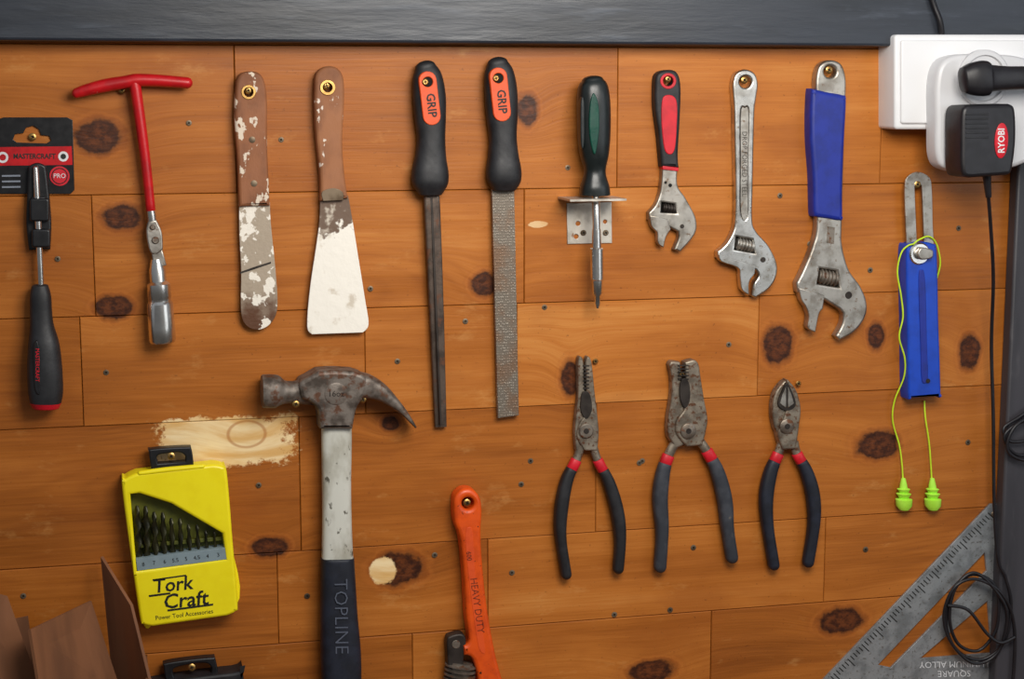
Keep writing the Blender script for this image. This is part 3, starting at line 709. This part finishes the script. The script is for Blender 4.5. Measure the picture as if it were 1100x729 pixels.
b.plate([(719, 392, 1), (722, 388), (731, 389, 1), (733, 405), (735, 425), (745, 445), (749, 462), (744, 474, 1), (726, 482, 1), (718, 468), (718, 450), (721, 430), (722, 410)], 'plier_steel', 3, 14, 2)
b.plate([(736, 389, 1), (746, 386.5), (751, 392), (753, 405), (757, 430), (760.5, 450), (758, 466), (755, 478, 1), (738, 480, 1), (727, 466), (727, 452), (736, 438), (739, 420), (737, 405)], 'plier_steel', 4, 17, 2)
for i in range(5): b.plate(c((729, 392+i*3.6), (740, 392+i*3.6), (740, 393.2+i*3.6), (729, 393.2+i*3.6)), 'dark_steel', 12, 17.2, 0)
b.plate([(731, 412), (736, 406), (741, 414), (741, 430), (736, 438), (731, 428)], 'dark_steel', 14, 17.4, .3)
b.disc(740, 463, [(8.5, 15), (8.5, 18.5), (7, 19.5)], 'worn_steel', 22); b.disc(740, 463, [(3, 19), (3, 20)], 'dark_steel', 12)
handle(b, [(727, 472), (718, 489), (712, 508), (709, 535), (711, 570), (709, 608)], 4, 'grip_charcoal', 7)
handle(b, [(749, 470), (759, 484), (770, 505), (778, 535), (781, 565), (786, 598)], 4, 'grip_charcoal', 7)
b.build(); hang(733, 402, 14, 3)
b = B('diagonal_cutting_pliers')
b.plate([(842, 410), (833, 422), (830, 440), (832, 458), (837, 470), (840, 484, 1), (855, 482, 1), (857, 468), (850, 455), (846, 440, 1), (845, 409, 1)], 'plier_steel', 3, 14, 2)
b.plate([(848, 409), (856, 420), (860.5, 438), (859, 456), (857, 470), (855, 482, 1), (841, 483, 1), (836, 466), (841, 452), (845, 440, 1), (845.5, 408, 1)], 'plier_steel', 4, 17, 2)
b.plate([(843, 414), (845.5, 412), (848, 414), (855, 434), (846, 441), (836, 434)], 'dark_steel', 12, 17.4, .3)
b.plate([(840.5, 424, 1), (844.5, 415, 1), (844.5, 438, 1), (838, 433, 1)], 'satin_steel', 14, 18, .4); b.plate([(850.5, 424, 1), (846.5, 415, 1), (846.5, 438, 1), (853, 433, 1)], 'satin_steel', 14, 18, .4)
b.disc(846, 458, [(8, 15), (8, 18.5), (6.5, 19.5)], 'worn_steel', 22); b.disc(846, 458, [(3, 19), (3, 20)], 'dark_steel', 12)
handle(b, [(840, 474), (836, 487), (828, 506), (823, 532), (824, 562), (831, 606)], 4, 'grip_navy', 6.4)
handle(b, [(853, 474), (856, 487), (866, 506), (873, 532), (874, 562), (868, 603)], 4, 'grip_navy', 6.4)
b.build(); hang(858, 412, 4, 3)

b = B('rafter_square')
b.plate(c((1064, 541), (1074, 541), (1087, 748), (866, 749)), 'aluminium', 1.2, 4.2, .4,
        holes=[c((1058, 593), (1060, 613), (957, 717), (943, 714)), c((1061, 645), (1065, 701), (988, 707))])
b.plate(c((860, 745), (1092, 744), (1093, 752), (858, 753)), 'aluminium', 1, 14, .6)
for i in range(60):
    t = i/59; x = 1061-178*t; y = 548+185*t; L = 11 if i % 5 == 0 else 6
    b.plate(c((x, y+3), (x+.8, y+2.2), (x+.8+L*.72, y+2.2+L*.69), (x+L*.72, y+3+L*.69)), 'black_ink', 3.5, 4.35, 0)
b.text('ALUMINUM ALLOY', 1028, 713, 9.5, 181, 4.6, 'white_ink', 1); b.text('SQUARE', 1025, 723, 9.5, 181, 4.6, 'white_ink', 1)
b.build(); screw(1068, 552, 4, 3)

b = B('power_outlet')
b.plate(rrect(961, 37, 1190, 139, 4), 'white_plastic', .5, 40, 3)
b.plate(rrect(968, 43, 1184, 133, 3), 'white_plastic', 38, 43, 2)
b.disc(1000, 113, [(4, 42), (4, 43.4), (2.5, 42.6)], 'screw_steel', 14)
b.build()
b = B('plug_adapter')
b.loft([(1022, 75, 15, 8, 58), (1022, 130, 16, 8, 58), (1026, 172, 15, 8, 58)], 'offwhite_plastic', n=4, r0=6, r1=6)
b.plate([(1006, 90), (1012, 68), (1028, 59), (1060, 58), (1100, 62), (1120, 80), (1120, 150), (1100, 176), (1050, 186), (1018, 182), (1007, 168), (1006, 130)], 'offwhite_plastic', 43, 66, 5)
b.disc(1058, 84, [(31, 64), (31, 69), (29, 71), (25, 71), (24, 68)], 'offwhite_plastic', 36)
b.build()
b = B('power_plug')
b.loft([(1036, 86, 14, 11, 93), (1046, 85, 18, 14, 93), (1058, 84, 19, 15, 93), (1062, 84, 15, 13, 93), (1082, 84, 13, 11, 93), (1110, 84, 12, 11, 93), (1150, 88, 7, 7, 92)], 'charger_black', n=3, r0=4)
b.tube([(1146, 88, 90), (1180, 92, 88), (1210, 130, 60), (1220, 260, 40), (1222, 420, 30)], 3, 'charger_black')
b.disc(1056, 85, [(12, 71.5), (12, 84)], 'charger_black', 20)
b.build()
b = B('battery_charger')
b.plate([(1034, 120), (1040, 113, 1), (1085, 111.5, 1), (1091, 118), (1092, 150), (1088, 182), (1083, 188, 1), (1042, 191, 1), (1034, 185), (1033, 150)], 'charger_black', 72, 108, 4)
b.disc(1076, 151, [(19, 107), (19, 108.8), (18, 109.2)], 'red_plastic', 30, asp=.42)
b.text('RYOBI', 1076, 151, 10, 90, 109.5, 'white_ink', .95, bold=.02)
for y in range(122, 150, 5): b.plate(c((1038, y), (1062, y-.4), (1062, y+1.2), (1038, y+1.6)), 'black_rubber', 106, 108.8, .3)
b.loft([(1060, 188, 4.5, 4.5, 90), (1061, 202, 3.5, 3.5, 88), (1062, 212, 3, 3, 86)], 'charger_black', sub=1)
b.tube([(1061, 204, 88), (1064, 240, 70), (1067, 300, 45), (1065, 370, 26), (1067, 450, 25), (1068, 540, 26), (1072, 600, 26), (1080, 620, 25), (1086, 650, 25), (1078, 690, 22), (1055, 708, 16), (1030, 700, 12), (1017, 675, 12), (1020, 640, 14), (1040, 618, 16), (1062, 622, 20), (1072, 640, 22),
        (1070, 675, 20), (1052, 698, 15), (1030, 692, 14), (1020, 665, 15), (1026, 632, 17), (1046, 615, 19), (1068, 632, 24), (1082, 660, 27), (1072, 700, 22), (1046, 712, 18), (1022, 690, 15), (1014, 660, 14), (1026, 630, 18), (1050, 622, 20), (1078, 640, 26), (1090, 680, 25), (1086, 760, 24), (1080, 850, 24)], 2.0, 'charger_black', sub=10)
b.tube([(1018, 650, 17), (1040, 655, 22), (1060, 680, 24), (1075, 690, 28), (1090, 684, 28)], 2.0, 'charger_black')
b.build()
b = B('coiled_cable')
b.tube([(1120, 430, 26), (1096, 447, 27), (1078, 460, 27), (1086, 474, 29), (1110, 470, 29), (1125, 455, 29), (1100, 452, 31), (1079, 468, 31), (1092, 488, 29), (1120, 484, 27), (1135, 470, 25)], 2.0, 'charger_black')
b.tube([(1125, 440, 26), (1092, 456, 33), (1082, 482, 33), (1100, 494, 31), (1130, 488, 26)], 2.0, 'charger_black')
b.build()
b = B('power_cable')
b.tube([(990, -60, 34), (996, -20, 34), (1003, 5, 34), (1010, 24, 36), (1012, 44, 33)], 3.2, 'charger_black')
b.build()

b = B('cardboard_box')
def sheet(pts, th=.003):
    P = [W(x, y, d/1000) for x, y, d in pts]; n = (P[1]-P[0]).cross(P[2]-P[0]).normalized()*th
    v = P+[p+n for p in P]; k = len(P)
    f = [tuple(range(k)), tuple(reversed(range(k, 2*k)))]+[(i, i+k, (i+1) % k+k, (i+1) % k) for i in range(k)]
    b.closed(v, f, 'cardboard', False)
sheet([(-60, 622, 150), (8, 640, 130), (42, 735, 130), (-60, 745, 150)])
sheet([(33, 676, 170), (98, 645, 60), (130, 742, 60), (48, 770, 170)])
sheet([(108, 598, 20), (140, 650, 70), (162, 740, 90), (122, 745, 20)])
sheet([(0, 668, 40), (30, 662, 40), (40, 740, 40), (0, 745, 40)])
xa, xb = W(-60, 740, .06).x, W(160, 740, .06).x; zt = W(50, 742, .1).z
for q in ((xa, xb, -.19, -.187, zbench, zt), (xa, xb, -.018, -.015, zbench, zt), (xa, xa+.003, -.19, -.015, zbench, zt), (xb-.003, xb, -.19, -.015, zbench, zt), (xa, xb, -.19, -.015, zbench, zbench+.004)):
    b.closed(*boxv(*q), 'cardboard', False)
b.build()
sc.build()

# ------------------------------------------------------------ light
def area_light(name, loc, tgt, sx, sy, e, col):
    l = bpy.data.lights.new(name, 'AREA'); l.shape = 'RECTANGLE'; l.size = sx; l.size_y = sy; l.energy = e; l.color = col
    o = bpy.data.objects.new(name, l); o.location = loc
    o.rotation_euler = (Vector(tgt)-Vector(loc)).to_track_quat('-Z', 'Y').to_euler(); scene.collection.objects.link(o)
area_light('ceiling_lamp', (.08, -.9, 2.0), (.12, 0, 1.42), .6, .4, 10.8, (1, .95, .88))
area_light('added_side_light', (1.7, -2.0, 1.8), (0.1, 0, 1.4), 1.2, 1.2, 8, (.88, .94, 1))  # added side light for reflection streaks on the metals; no window there
w = bpy.data.worlds.new('world'); w.use_nodes = True; scene.world = w
nt = w.node_tree; bg = nt.nodes['Background']
tc = nt.nodes.new('ShaderNodeTexCoord'); sp = nt.nodes.new('ShaderNodeSeparateXYZ'); rp = nt.nodes.new('ShaderNodeValToRGB')
nt.links.new(tc.outputs['Generated'], sp.inputs[0])
mr = nt.nodes.new('ShaderNodeMapRange'); mr.inputs['From Min'].default_value = -1; nt.links.new(sp.outputs[2], mr.inputs['Value'])
nt.links.new(mr.outputs[0], rp.inputs[0]); cr = rp.color_ramp
cr.elements[0].position = .35; cr.elements[0].color = (.15, .14, .13, 1); cr.elements[1].position = .7; cr.elements[1].color = (.6, .65, .72, 1)
nt.links.new(rp.outputs[0], bg.inputs[0]); bg.inputs[1].default_value = .5
